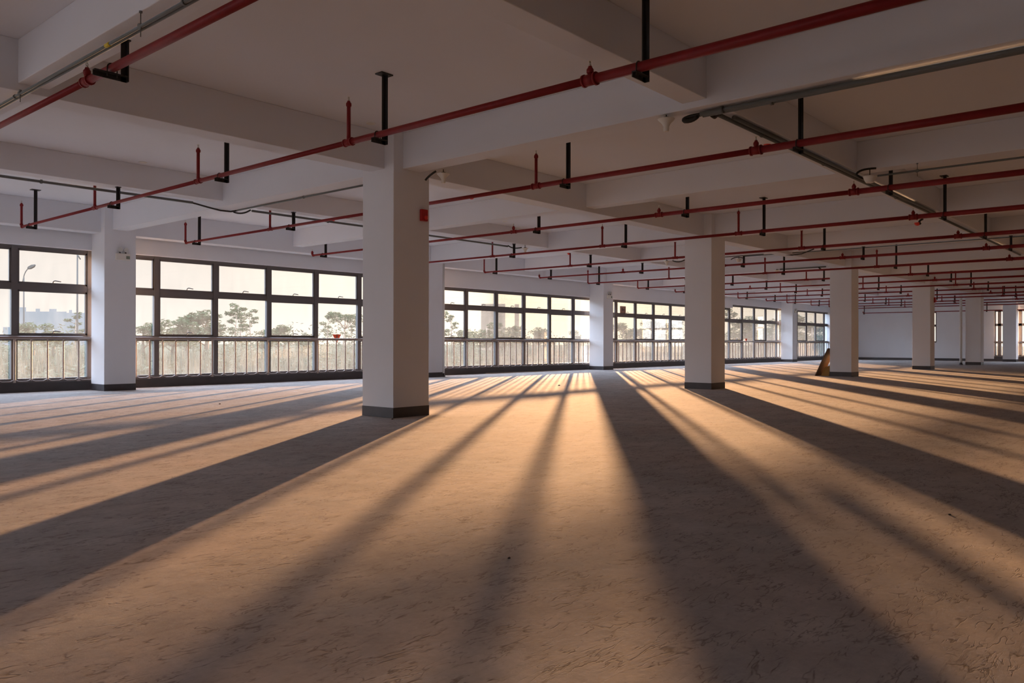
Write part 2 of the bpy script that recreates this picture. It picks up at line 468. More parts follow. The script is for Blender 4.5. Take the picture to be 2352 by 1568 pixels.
# ------------------------------------------------------------------ sprinkler pipes
PA = [2.57, 5.07, 8.05, 11.10, 13.92, 16.93, 19.43, 22.00, 25.08, 27.78, 30.50, 33.26, 36.23, 38.65, 41.80, 44.40, 47.30]
TB = [15.70, 12.65, 9.57, 6.56, 3.60, .60, -2.40, -5.40]
HB = [15.33, 12.08, 9.07, 6.13, 3.18, .20, -2.80, -5.80]
RAD = [.021, .023, .026, .031, .038, .038, .04, .04]
def under(a, b):
    """height of the soffit above (a, b)"""
    z = H
    for c in AX:
        if abs(a-c) < .16: z = min(z, 3.11)
    for s in SEC_A:
        if s-.02 < a < s+.27: z = min(z, 3.18)
    for y0, y1, zz in ((7.83, 8.13, 3.11), (11.98, 12.23, 3.20), (3.50, 3.75, 3.17), (-.57, -.27, 3.11), (-4.9, -4.65, 3.17), (16.2, 16.52, 3.05)):
        if y0-.02 < b < y1+.02: z = min(z, zz)
    return z

def pipe_line(a, z, label, end_b=15.70, low=False):
    e = empty('sprinkler_pipe', (a, end_b, z), label, 'pipe', 'red sprinkler pipes under the ceiling')
    tb = [end_b]+TB[1:]; stop = -8.6
    for i, b in enumerate(tb):
        nb = tb[i+1] if i+1 < len(tb) else stop
        bm = bmesh.new(); r = RAD[i]
        if i == 0:
            top = (under(a, b)-.20) if under(a, b) > 3.3 and not low else z+.10
            path = [(a, b, z+.035)]+arc((a, b, z+.035), (a, b, z), (a, b-.035, z), 5)[1:]+[(a, nb, z)]
            tube(bm, path, r, 12)
            tube(bm, [(a, b, z+.025), (a, b, z+.055)], r*1.3, 12)
            tube(bm, [(a, b-.06, z), (a, b-.02, z)], r*1.3, 12)
        else:
            tube(bm, [(a, b, z), (a, nb, z)], r, 12)
            # tee fitting with rolled collars
            tube(bm, [(a, b-.055, z), (a, b+.055, z)], r*1.16, 12)
            tube(bm, [(a, b-.062, z), (a, b-.045, z)], r*1.36, 12)
            tube(bm, [(a, b+.045, z), (a, b+.062, z)], r*1.30, 12)
            tube(bm, [(a, b, z), (a, b, z+r+.03)], .021, 12)
        obj('pipe', bm, M['red'], e)
        # upright riser with its sprinkler head
        u = under(a, b)
        top = u-.20 if u > 3.3 else z+.105
        if low: top = z+.10
        bm = bmesh.new()
        tube(bm, [(a, b, z+.02), (a, b, top-.03)], .020, 10)
        tube(bm, [(a, b, top-.06), (a, b, top-.05), (a, b, top-.025), (a, b, top-.015), (a, b, top)], [.020, .028, .028, .019, .014], 10)
        ri = obj('riser', bm, M['red'], e)
        hm = bmesh.new()
        tube(hm, [(a, b, top), (a, b, top+.014)], .009, 8)
        for s in (-1, 1): tube(hm, [(a+s*.004, b, top+.012), (a+s*.011, b, top+.024), (a+s*.003, b, top+.040)], .0022, 5)
        tube(hm, [(a, b, top+.014), (a, b, top+.036)], .0025, 5)
        lathe(hm, (a, b, top+.038), [(.016, 0), (.017, .0015), (.004, .004)], 12)
        obj('sprinkler_head', hm, M['brass'], ri)
    for i, b in enumerate(HB):
        if low and i > 0 and i % 2: continue
        r = RAD[min(i, 7)]; u = under(a+.09, b); zb = z-r
        bm = bmesh.new()
        box(bm, a+.07, a+.115, b-.004, b+.004, zb-.045, u)          # L-angle upright, two flanges
        box(bm, a+.107, a+.115, b-.035, b+.004, zb-.045, u)
        ar = .13 if a < 4 else r+.03
        box(bm, a-ar, a+.115, b-.004, b+.004, zb-.045, zb-.003)     # arm under the pipe
        box(bm, a-ar, a+.107, b-.035, b+.004, zb-.011, zb-.003)
        if u > 3.3: box(bm, a+.02, a+.165, b-.055, b+.045, u-.012, u)
        else: box(bm, a+.06, a+.125, b-.045, b+.02, u-.01, u)
        hg = obj('hanger_bracket', bm, M['black'], e)
        ub = bmesh.new(); q = []
        for t in range(9):
            an = -.15+t*(PI+.3)/8
            q.append((a+(r+.005)*math.cos(an), b-.018, z+(r+.005)*math.sin(an)))
        tube(ub, [(q[0][0], q[0][1], zb-.03)]+q+[(q[-1][0], q[-1][1], zb-.03)], .0045, 6)
        obj('u_bolt', ub, M['black'], hg)
    return e
PLAB = ['red sprinkler pipe crossing the top left corner, nearest of all', 'red sprinkler pipe passing in front of the big pillar top, second nearest',
        'third red sprinkler pipe, seen on both sides of the big pillar', 'fourth red sprinkler pipe with only short risers under the cross beam',
        'fifth red sprinkler pipe, starting behind the big pillar', 'sixth red sprinkler pipe, its free end just right of the big pillar',
        'seventh red sprinkler pipe from the camera, short end riser', 'eighth red sprinkler pipe, free end above the central wall column',
        'ninth red sprinkler pipe, free end right of the central wall column', 'tenth red sprinkler pipe, free end just left of the second pillar',
        'eleventh red sprinkler pipe, starting behind the second pillar', 'twelfth red sprinkler pipe, free end just right of the second pillar',
        'thirteenth red sprinkler pipe, short end riser above the far windows', 'fourteenth red sprinkler pipe, free end above the small far wall column',
        'fifteenth red sprinkler pipe, free end over the last window bay', 'sixteenth red sprinkler pipe, starting behind the third pillar',
        'seventeenth red sprinkler pipe, second to last before the end wall']
for a, lb in zip(PA, PLAB):
    pipe_line(a, 2.945 if a < 21 else 2.92, lb)
pipe_line(48.95, 2.70, 'lowest and farthest red sprinkler pipe, right in front of the end wall', 15.35, True)

# ------------------------------------------------------------------ conduits, cables, lampholders
def conduit(name, segs, m, label, cat, r=.012, clips=(), axis='x', rods=(), tape=None):
    e = empty(name, segs[0][0], label, cat)
    bm = bmesh.new()
    for s in segs: tube(bm, s, r, 10)
    obj('tube', bm, m, e)
    for c in clips:
        bm = bmesh.new(); d = (.012, 0, 0) if axis == 'x' else (0, .012, 0)
        c = Vector(c); tube(bm, [c-Vector(d), c+Vector(d)], r*1.5, 10)
        obj('coupling', bm, M['galv'], e)
    for c, zt in rods:
        bm = bmesh.new(); c = Vector(c)
        tube(bm, [(c.x, c.y, c.z-.07), (c.x, c.y, zt)], .0035, 6)
        tube(bm, [(c.x-.012*(axis != 'x'), c.y-.012*(axis == 'x'), c.z-.004), (c.x+.012*(axis != 'x'), c.y+.012*(axis == 'x'), c.z+.004)], r*1.7, 8)
        lathe(bm, (c.x, c.y, zt-.012), [(.012, 0), (.012, .012)], 8)
        obj('hanging_rod', bm, M['galv'], e)
    if tape:
        bm = bmesh.new(); tube(bm, tape, r*1.25, 10); obj('yellow_tape', bm, M['yellow'], e)
    return e
G = M['galv']
conduit('conduit', [[(2.50, 15.9, 3.075), (2.50, -8, 3.075)], [(2.535, 15.9, 3.08), (2.535, -8, 3.08)]], G,
        'thin grey conduit pair crossing the top left corner beside a red pipe', 'conduit', .0125,
        [(2.50, 7.9, 3.075), (2.50, 4.9, 3.075)], 'y', [((2.50, 5.5, 3.075), 3.18), ((2.50, 7.78, 3.075), 3.11)], [(2.50, 6.05, 3.075), (2.50, 5.98, 3.075)])
conduit('conduit', [[(-1.2, 12.25, 3.155), (6.40, 12.25, 3.155)]], G, 'grey conduit under the beam edge at the left, above the first windows', 'conduit', .020, [(4.2, 12.25, 3.155)])
conduit('conduit', [[(7.45, 12.25, 3.155), (14.0, 12.25, 3.155)]], G, 'grey conduit under the beam edge passing behind the big pillar', 'conduit', .020, [(9.0, 12.25, 3.155)])
conduit('conduit', [[(7.055, 12.05, 3.092), (7.055, 8.35, 3.092)]], G, 'grey conduit under the cross beam running up to the big pillar', 'conduit', .014, [(7.055, 10.2, 3.092)], 'y')
conduit('conduit', [[(6.875, 3.62, 3.075), (6.875, -8, 3.075)], [(6.925, 3.62, 3.075), (6.925, -8, 3.075)]], G,
        'grey conduit pair running under the cross beam to the right edge', 'conduit', .022, [(6.875, 3.4, 3.075), (6.925, 2.95, 3.075)], 'y')
conduit('conduit', [[(7.2, 3.60, 3.135), (15.0, 3.60, 3.135)], [(15.52, 3.60, 3.135), (23.4, 3.60, 3.135)], [(7.4, 3.54, 3.14), (15.0, 3.54, 3.14)]], G,
        'long dark conduit pair running away along the beam at the right', 'conduit', .021, [(10.0, 3.60, 3.14), (8.2, 3.60, 3.14), (13., 3.60, 3.14)])
conduit('conduit', [[(10.93, 3.25, 3.085), (10.93, -8, 3.085)]], G, 'thin conduit on rods, second from the right edge, beyond the first pair', 'conduit', .013, [], 'y',
        [((10.93, 2.78, 3.085), 3.18), ((10.93, .9, 3.085), 3.18)])
conduit('conduit', [[(19.22, 10.6, 3.14), (19.22, 8.4, 3.14)]], G, 'short conduit left of the second pillar by a lampholder', 'conduit', .013, [], 'y')
conduit('conduit', [[(19.62, 9.1, 3.165), (19.62, -6, 3.165)]], G, 'thin conduit starting right of the second pillar at a lampholder', 'conduit', .013, [], 'y', [])
conduit('conduit', [[(23.5, 9.75, 3.14), (23.5, 8.4, 3.14)]], G, 'short pale conduit between second and third pillar under the beam', 'conduit', .020, [], 'y')
conduit('conduit', [[(27.82, 7.4, 3.14), (27.82, -4, 3.14)]], G, 'faint conduit right of the third pillar, far down the hall', 'conduit', .014, [], 'y', [((27.82, 6.0, 3.14), 3.18)])
def cable(pts, label, r=.014):
    bm = bmesh.new(); tube(bm, pts, r, 8)
    return single('cable', bm, M['cable'], label, 'cable')
cable([(6.35, 12.25, 3.155), (6.45, 12.25, 3.145)]+arc((6.45, 12.25, 3.145), (6.72, 12.23, 3.10), (6.86, 12.22, 3.085), 8)[1:]+[(7.02, 12.18, 3.083), (7.06, 12.04, 3.09)], 'black flexible cable sagging around the beam crossing at the left')
cable(arc((7.08, 12.20, 3.085), (7.25, 12.22, 3.05), (7.42, 12.25, 3.165), 8), 'short black cable end at the beam crossing, joining the conduit to the right')
cable([(6.90, 3.60, 3.078), (6.90, 3.72, 3.08)]+arc((6.90, 3.72, 3.08), (6.89, 3.84, 3.07), (6.87, 3.78, 3.035), 5)[1:]+arc((6.87, 3.78, 3.035), (6.88, 3.70, 3.02), (6.90, 3.66, 3.07), 5)[1:], 'thick black cable loop at the end of the conduit pair at upper right', .02)
cable([(6.96, 3.55, 3.07), (7.06, 3.57, 3.075), (7.15, 3.59, 3.12), (7.24, 3.60, 3.14)], 'short black cable joining two conduits at the upper right corner', .018)
cable(arc((10.83, 3.24, 3.165), (10.70, 3.42, 3.16), (10.70, 3.44, 3.09), 8)+arc((10.70, 3.44, 3.09), (10.72, 3.40, 3.045), (10.76, 3.37, 3.04), 5)[1:], 'black hook shaped cable above the white bowl lampholder', .014)
cable(arc((7.10, 7.42, 3.10), (7.08, 7.52, 3.06), (7.06, 7.57, 3.0), 6), 'short black cable at the top of the big pillar')
cable(arc((14.0, 12.24, 3.175), (14.15, 12.22, 3.09), (14.28, 12.06, 3.14), 8), 'black cable dipping below the beam right of the big pillar')
cable(arc((19.14, 10.9, 3.14), (19.2, 10.75, 3.06), (19.22, 10.58, 3.14), 8), 'black cable beside the lampholder left of the second pillar')
cable([(19.5, 7.95, 3.12), (19.52, 7.8, 3.10), (19.48, 7.55, 3.11), (19.2, 7.15, 3.17)], 'black cable hanging under the beam right of the second pillar')
cable(arc((19.55, 9.42, 3.10), (19.55, 9.3, 3.19), (19.6, 9.1, 3.12), 8), 'small black cable arch above a lampholder right of the second pillar', .012)
cable(arc((15.2, 3.78, 3.08), (15.1, 3.84, 3.04), (15.15, 3.80, 2.99), 6), 'short black cable over a red cap at upper right', .018)
cable([(23.0, 8.42, 3.08), (23.2, 8.40, 3.02)], 'short black cable stub by the third pillar', .02)

def lampholder(c, tilt, label, top, bowl=False):
    e = empty('lampholder', c, label, 'lampholder', 'white lampholders on the beams')
    x, y, z = c
    bm = bmesh.new()
    if bowl:
        lathe(bm, c, [(.045, -.075), (.055, -.06), (.075, -.02), (.085, 0), (.085, .008), (.03, .012)], 24)
    else:
        lathe(bm, c, [(.018, -.12), (.026, -.115), (.028, -.07), (.045, -.04), (.078, -.008), (.082, 0), (.03, .006)], 24)
    o = obj('shade', bm, M['white'], e)
    bm = bmesh.new(); lathe(bm, (x, y, z+.004), [(.03, 0), (.03, .014)], 12)
    tube(bm, [(x, y, z+.01), (x, y, top)], .006, 6)
    obj('mounting', bm, M['cable'], e)
    if tilt: e.rotation_euler = tilt
    return e
lampholder((7.115, 7.30, 3.055), (0, 0, 0), 'white funnel lampholder beside the top of the big pillar', 3.11)
lampholder((6.80, 3.94, 3.07), (0, 0, 0), 'small white lampholder left of the black cable loop', 3.11)
lampholder((10.78, 3.30, 3.055), (0, 0, 0), 'white bowl lampholder above a red pipe at the upper right', 3.17, True)
lampholder((14.35, 12.02, 3.13), (0, 0, 0), 'white lampholder at the end of the conduit right of the big pillar', 3.20)
lampholder((19.10, 11.05, 3.13), (0, 0, 0), 'tiny white lampholder just left of the second pillar', 3.18)
lampholder((19.58, 9.22, 3.10), (0, 0, 0), 'white bowl lampholder just right of the second pillar', 3.18, True)
lampholder((23.5, 9.85, 3.12), (0, 0, 0), 'pale lampholder at the end of the short conduit before the third pillar', 3.16)

def dome(c, label):
    bm = bmesh.new(); lathe(bm, c, [(.012, -.052), (.035, -.042), (.048, -.02), (.050, -.012), (.052, 0)], 20)
    single('detector_cap', bm, M['dome'], label, 'detector', 'red capped ceiling detectors')
dome((10.50, 10.05, H), 'small red cap on the ceiling right of the big pillar')
dome((10.55, 14.20, H), 'small red cap on the ceiling left of the big pillar')
dome((18.95, 14.20, H), 'tiny red cap on the ceiling above the sunlit windows')
dome((10.30, 4.45, H), 'small red cap below the third pipe at upper right')
dome((15.15, 3.85, 3.02), 'red cap hanging from a short black cable at upper right')
def plate(x, y, label):
    bm = bmesh.new(); lathe(bm, (x, y, H), [(.055, -.006), (.06, 0)], 20)
    single('junction_cover', bm, M['white'], label, 'cover plate', 'round covers on the ceiling')
plate(5.40, 11.80, 'flat round cover on the ceiling at the left'); plate(6.22, 7.62, 'flat round cover on the ceiling beside the big pillar')
plate(13.15, 11.58, 'flat round cover on the ceiling right of the big pillar')

# alarm boxes
def alarm(x, y, z, label, s=1.):
    e = empty('fire_alarm', (x, y, z), label, 'alarm')
    obj('case', B((x-.055*s, x+.055*s, y-.045*s, y, z-.075*s, z+.075*s)), M['alarm'], e, .008)
    bm = bmesh.new(); lathe(bm, (x+.015*s, y-.045*s, z-.03*s), [(.028*s, 0), (.026*s, -.012*s), (.012*s, -.02*s)], 16, 1)
    obj('strobe_lens', bm, M['dome'], e)
alarm(7.095, CB, 2.565, 'red wall alarm box on the right face of the big pillar')
alarm(32.33, CB, 2.52, 'dark red alarm box on the fourth pillar, far away', 1.3)

# twin head emergency lights
def emergency(x, y, z, label):
    e = empty('emergency_light', (x, y, z), label, 'emergency light', 'twin head emergency lights')
    obj('body', B((x-.135, x+.135, y-.05, y, z-.10, z+.03)), M['white'], e, .008)
    obj('badge', B((x+.055, x+.125, y-.055, y-.05, z-.075, z-.015)), M['green'], e)
    for s in (-1, 1):
        bm = bmesh.new(); cx = x+s*.055
        tube(bm, [(cx, y-.03, z+.03), (cx, y-.03, z+.06)], .014, 8); obj('neck', bm, M['black'], e)
        bm = bmesh.new(); lathe(bm, (cx, y-.01, z+.10), [(.02, .0), (.04, -.02), (.046, -.04), (.042, -.05)], 16, 1)
        obj('lamp_head', bm, M['lens'], e)
emergency(6.94, WB, 2.63, 'white twin lamp emergency light on the leftmost wall column')
emergency(6.94+PITCH*2, WB, 2.60, 'white twin lamp emergency light on the central wall column')
emergency(6.94+PITCH*4, WB, 2.58, 'white twin lamp emergency light on the small far wall column')

# white downpipes
def downpipe(x, y, label):
    e = empty('downpipe', (x, y, 0), label, 'downpipe', 'white plastic downpipes')
    bm = bmesh.new(); tube(bm, [(x, y, 0), (x, y, 3.12)], .055, 18); obj('pipe', bm, M['pvc'], e)
    bm = bmesh.new(); lathe(bm, (x, y, 0), [(.075, 0), (.075, .03), (.06, .05), (.058, .1)], 18); obj('floor_collar', bm, M['band'], e)
    bm = bmesh.new(); lathe(bm, (x, y, 1.6), [(.061, 0), (.064, .01), (.064, .05), (.061, .06)], 18); obj('socket', bm, M['pvc'], e)
downpipe(15.665, 16.09, 'white downpipe beside the wall column right of the big pillar')
downpipe(40.12, 8.42, 'thin white downpipe beside the fifth pillar, far away')

# boards leaning on the third pillar
e = empty('leaning_board', (23.6, 8.6, 0), 'brown plywood board leaning against the foot of the third pillar', 'board')
bm = bmesh.new()
vs = [bm.verts.new(v) for v in ((23.34, 8.64, 0), (23.93, 8.62, 0), (23.93, 8.275, .79), (23.34, 8.275, .79), (23.34, 8.665, .0), (23.93, 8.645, .0), (23.93, 8.298, .80), (23.34, 8.298, .80))]
for f in ((0, 1, 2, 3), (4, 7, 6, 5), (0, 4, 5, 1), (1, 5, 6, 2), (2, 6, 7, 3), (3, 7, 4, 0)): bm.faces.new([vs[i] for i in f])
obj('sheet', bm, M['ply'], e)
bm = bmesh.new()
vs = [bm.verts.new(v) for v in ((23.40, 8.50, 0), (23.46, 8.30, 0), (23.50, 8.28, .30), (23.44, 8.40, .26), (23.90, 8.52, 0), (23.90, 8.30, 0), (23.9, 8.28, .3), (23.9, 8.40, .26))]
for f in ((0, 1, 2, 3), (4, 7, 6, 5), (0, 4, 5, 1), (1, 5, 6, 2), (2, 6, 7, 3), (3, 7, 4, 0)): bm.faces.new([vs[i] for i in f])
single('lit_gap_infill', bm, M['lit_gap'], 'yellow offcut tucked behind the brown board at the third pillar', 'infill')  # light in the gap behind the board, put into this piece's yellow
single('trim_strip', B((18.0, 21.8, 16.60, 16.635, 0, .022)), M['strip'], 'thin pale strip lying on the floor along the kerb under the sunlit windows', 'strip')

# bits of debris
def crumb(x, y, s, label):
    bm = bmesh.new()
    bmesh.ops.create_icosphere(bm, subdivisions=2, radius=s)
    for v in bm.verts:
        v.co += Vector([random.uniform(-.3, .3)*s for _ in range(3)]); v.co.z = max(v.co.z*.55, -.3*s)
        v.co += Vector((x, y, .3*s))
    single('concrete_crumb', bm, M['stone'], label, 'debris', 'bits of debris on the floor')
crumb(2.64, 2.30, .007, 'dark crumb of debris on the floor in the near centre')
crumb(6.37, 11.36, .016, 'dark crumb on the floor between the left column and the big pillar')
crumb(14.15, 10.87, .022, 'dark crumb in the sunlight right of the big pillar')
crumb(6.50, 7.55, .012, 'dark crumb at the foot of the big pillar')
crumb(4.89, 1.08, .008, 'dark crumb on the floor at the right')

# ------------------------------------------------------------------ outdoors
GZ = -.45
tag(obj('ground', B((-150, 500, 17.3, 700, GZ-.5, GZ), (E1+.3, 500, -150, 17.3, GZ-.5, GZ)), M['land']), 'grassy ground outside the windows', 'ground', kind='structure')

def reeds():
    bm = bmesh.new(); R = random.Random(3)
    for i in range(14000):
        if i % 4 == 3:
            x = R.uniform(54, 75); y = R.uniform(-6, 30)
        else:
            x = R.uniform(4, 90); y = R.uniform(25, 46)
        if x < 54 and y < 17: continue
        h = R.uniform(.7, 1.35)*(1+.25*math.sin(x*.45)*math.sin(y*.3+x*.11)); w = R.uniform(.012, .03)
        an = R.uniform(0, PI); dx, dy = math.cos(an)*w, math.sin(an)*w
        lx, ly = R.uniform(-.3, .3), R.uniform(-.3, .3)
        v = [bm.verts.new(p) for p in ((x-dx, y-dy, GZ), (x+dx, y+dy, GZ), (x+dx*.8+lx*.4, y+dy*.8+ly*.4, GZ+h*.6), (x-dx*.8+lx*.4, y-dy*.8+ly*.4, GZ+h*.6), (x+lx, y+ly, GZ+h))]
        bm.faces.new(v[:4]); bm.faces.new((v[3], v[2], v[4]))
    return bm
single('reeds', reeds(), M['reed'], 'tall pale reeds and grass outside the windows', 'grass', kind='stuff')

def foliage(R, blobs, n, s):
    bm = bmesh.new()
    for i in range(n):
        cx, cy, cz, r, fl = R.choice(blobs)
        while True:
            p = Vector((R.uniform(-1, 1), R.uniform(-1, 1), R.uniform(-1, 1)))
            if p.length <= 1: break
        c = Vector((cx+p.x*r, cy+p.y*r, cz+p.z*r*fl))
        u = Vector((R.uniform(-1, 1), R.uniform(-1, 1), R.uniform(-.5, .5))).normalized()*s*R.uniform(.6, 1.3)
        v = u.cross(Vector((R.uniform(-1, 1), R.uniform(-1, 1), R.uniform(-1, 1)))).normalized()*s*.38
        q = [bm.verts.new(c+a) for a in (-u, v*.9-u*.1, u, -v*.9-u*.1)]
        bm.faces.new(q)
    return bm

def tree_mesh(seed, kind):
    """unit tree: total height 1, trunk at origin"""
    R = random.Random(seed); tb = bmesh.new(); blobs = []
    lean = R.uniform(-.05, .05)
    if kind == 'slender':
        tube(tb, [(0, 0, 0), (lean, 0, .5), (lean*1.6, 0, .88)], [.018, .012, .005], 6)
        for i in range(7):
            z = .45+.08*i; a = R.uniform(0, 6.28); l = R.uniform(.10, .24)*(1.2-z*.6)
            tip = (lean*2*z+math.cos(a)*l, math.sin(a)*l, z+.09)
            tube(tb, [(lean*2*z, 0, z), tip], [.007, .003], 5); blobs.append((*tip, .085, .45))
        blobs.append((lean*1.6, 0, .93, .07, .8))
        n, s = 420, .034
    elif kind == 'umbrella':
        tube(tb, [(0, 0, 0), (.02, 0, .4), (.05, 0, .72)], [.022, .015, .008], 6)
        for i in range(8):
            a = i*.8; l = R.uniform(.12, .30)
            tip = (.05+math.cos(a)*l, math.sin(a)*l, .82+R.uniform(-.04, .08))
            tube(tb, [(.04, 0, .6), tip], [.008, .003], 5); blobs.append((*tip, .13, .45))
        n, s = 700, .030
    else:
        tube(tb, [(0, 0, 0), (lean, 0, .35), (lean, 0, .7)], [.03, .022, .008], 6)
        for i in range(9):
            a = R.uniform(0, 6.28); l = R.uniform(.05, .30); z = R.uniform(.3, .85)
            blobs.append((math.cos(a)*l, math.sin(a)*l, z, R.uniform(.11, .17), .8))
            if i < 5: tube(tb, [(0, 0, z-.2), (math.cos(a)*l, math.sin(a)*l, z)], [.01, .004], 5)
        n, s = 1500, .034
    fb = foliage(R, blobs, n, s)
    out = []
    for nm, b, m in (('trunk', tb, M['bark']), ('crown', fb, M['leaf'])):
        me = bpy.data.meshes.new(nm); b.to_mesh(me); b.free(); me.materials.append(m); out.append(me)
    return out
TM = {'slender': [tree_mesh(i, 'slender') for i in (1, 2, 3)], 'umbrella': [tree_mesh(i, 'umbrella') for i in (4, 5)], 'dense': [tree_mesh(i, 'dense') for i in (6, 7, 8)]}
dry = {}
TREES = [
 (25.8, 77.2, 3.2, 'dense', 'round green tree low in the first full pane at the left edge'),
 (28.9, 81.2, 3.3, 'dense', 'green tree in the middle of the leftmost full pane'),
 (32.2, 85.0, 3.7, 'slender', 'thin pale tree just left of the leftmost column'),
 (32.1, 69.9, 3.2, 'dense', 'hazy tree just right of the leftmost column'),
 (33.7, 68.0, 3.6, 'dense', 'bushy tree at the left of the second window pane'),
 (31.0, 60.4, 3.0, 'dense', 'bushy tree low in the middle of the second window pane'),
 (33.5, 62.1, 4.3, 'dense', 'tallest green tree, beside the second mullion right of the left column'),
 (38.2, 65.9, 4.2, 'slender', 'slender tree with feathery crown, leftmost of three'),
 (39.8, 67.1, 3.8, 'slender', 'slender tree with feathery crown, middle of three'),
 (38.2, 62.8, 3.6, 'slender', 'slender leaning tree with feathery crown, rightmost of three'),
 (44.6, 70.8, 2.7, 'dense', 'low bush tree left of the fourth pane'),
 (50.9, 78.7, 3.2, 'dense', 'faint bush at the left of the pane before the rescue window'),
 (53.2, 80.8, 3.4, 'dense', 'faint bush in the pane before the rescue window'),
 (57.9, 82.6, 2.5, 'dense', 'low distant bush beside the mullion of the rescue window'),
 (45.5, 62.0, 3.6, 'slender', 'small tree left in the rescue window pane'),
 (43.4, 56.9, 3.8, 'umbrella', 'flat topped tree above the red triangle sticker'),
 (49.0, 62.6, 3.3, 'slender', 'tree just left of the big pillar'),
 (53.1, 53.2, 3.6, 'slender', 'golden backlit tree right of the white downpipe'),
 (64.9, 62.6, 3.0, 'dense', 'golden bush in the second sunlit pane'),
 (51.6, 47.4, 3.4, 'dense', 'golden tree in front of the tan building'),
 (60.7, 52.1, 2.9, 'dense', 'golden bush right of the tan building'),
 (58.1, 47.4, 2.9, 'dense', 'golden tree in the fourth sunlit pane'),
 (76.9, 56.3, 3.0, 'dense', 'sun-washed bush left of the central wall column'),
 (63.7, 41.0, 3.1, 'dense', 'pale tree under the paper notice'),
 (70.0, 41.4, 4.0, 'dense', 'round topped pale tree in the pane right of the notice'),
 (76.8, 42.3, 3.7, 'slender', 'thin pale tree left of the second pillar'),
 (70.3, 33.4, 3.9, 'slender', 'pale tree in the first tall pane right of the second pillar'),
 (66.4, 29.9, 3.9, 'dense', 'pale tree in the second tall pane right of the second pillar'),
 (72.9, 31.6, 3.9, 'dense', 'pale tree in the third tall pane right of the second pillar'),
 (76.5, 30.8, 4.0, 'dense', 'pale tree in the fourth tall pane right of the second pillar'),
 (82.3, 30.7, 3.8, 'dense', 'pale tree in the farthest bay, left pane'),
 (86.9, 29.0, 4.1, 'dense', 'pale tree in the farthest bay, middle pane')]
for i, (x, y, top, kind, lb) in enumerate(TREES):
    tr, cr = TM[kind][i % len(TM[kind])]
    h = top-GZ
    e = empty('tree', (x, y, GZ), lb, 'tree', 'trees outside the windows')
    e.rotation_euler = (0, 0, random.uniform(0, 6.28)); e.scale = (h*(1.5 if kind == 'dense' else 1.1),)*2+(h,)
    for nm, me in (('trunk', tr), ('crown', cr)):
        o = bpy.data.objects.new(nm, me); COL.objects.link(o); o.parent = e
def hedge():
    R = random.Random(11); blobs = []
    for i in range(150):
        t = i/149; x = 14+t*86
        y = 60-t*22+R.uniform(-4, 4) if x < 60 else 44-(x-60)*.38+R.uniform(-4, 4)
        if x < 30: y += 10
        blobs.append((x, y, GZ+1.3+R.uniform(-.4, .5), R.uniform(1.0, 1.8), .8))
    for i in range(240):
        x = R.uniform(6, 85); y = R.uniform(24, 46)
        if x > 55: y = R.uniform(4, 40)
        blobs.append((x, y, GZ+R.uniform(.15, .45), R.uniform(.5, 1.1), .6))
    return foliage(R, blobs, 30000, .15)
single('bush_belt', hedge(), M['leaf2'], 'low belt of bushes behind the reeds', 'bushes', kind='stuff')

def lamp_post(x, y, h, head, label, dirn):
    e = empty('street_lamp', (x, y, GZ), label, 'street lamp')
    d = Vector((math.sin(.7133), -math.cos(.7133), 0))*dirn      # towards the right of the view
    bm = bmesh.new(); tube(bm, [(x, y, GZ), (x, y, GZ+h)], [.075, .05], 10); obj('pole', bm, M['lamp'], e)
    t = Vector((x, y, GZ+h))
    bm = bmesh.new()
    if head:
        p2 = t+d*.35+Vector((0, 0, .75)); tube(bm, [t-d*.12-Vector((0, 0, .45))]+arc(t-d*.02, t+d*.05+Vector((0, 0, .45)), p2, 6), .04, 8)
        obj('arm', bm, M['lamp'], e)
        bm = bmesh.new(); u = (d+Vector((0, 0, .55))).normalized(); s = d.cross(Vector((0, 0, 1)))*.16; n = u.cross(s).normalized()*.11
        vs = []
        for k, w in ((0, .5), (.18, 1.), (.5, 1.), (.72, .35)):
            c = p2+u*k; vs.append([bm.verts.new(c+s*w+n*w), bm.verts.new(c-s*w+n*w), bm.verts.new(c-s*w-n*w), bm.verts.new(c+s*w-n*w)])
        for a_, b_ in zip(vs, vs[1:]):
            for k in range(4): bm.faces.new((a_[k], a_[(k+1) % 4], b_[(k+1) % 4], b_[k]))
        bm.faces.new(vs[0]); bm.faces.new(vs[-1]); obj('lamp_head', bm, M['lamp'], e)
    else:
        tube(bm, [t, t+d*.22-Vector((0, 0, .35))], .045, 8); obj('arm', bm, M['lamp'], e)
lamp_post(25.3, 77.74, 7.0, True, 'street lamp with a tilted head outside the leftmost pane', 1)
lamp_post(24.28, 63.63, 7.9, False, 'tall dark pole with a short arm outside the leftmost pane', 1)

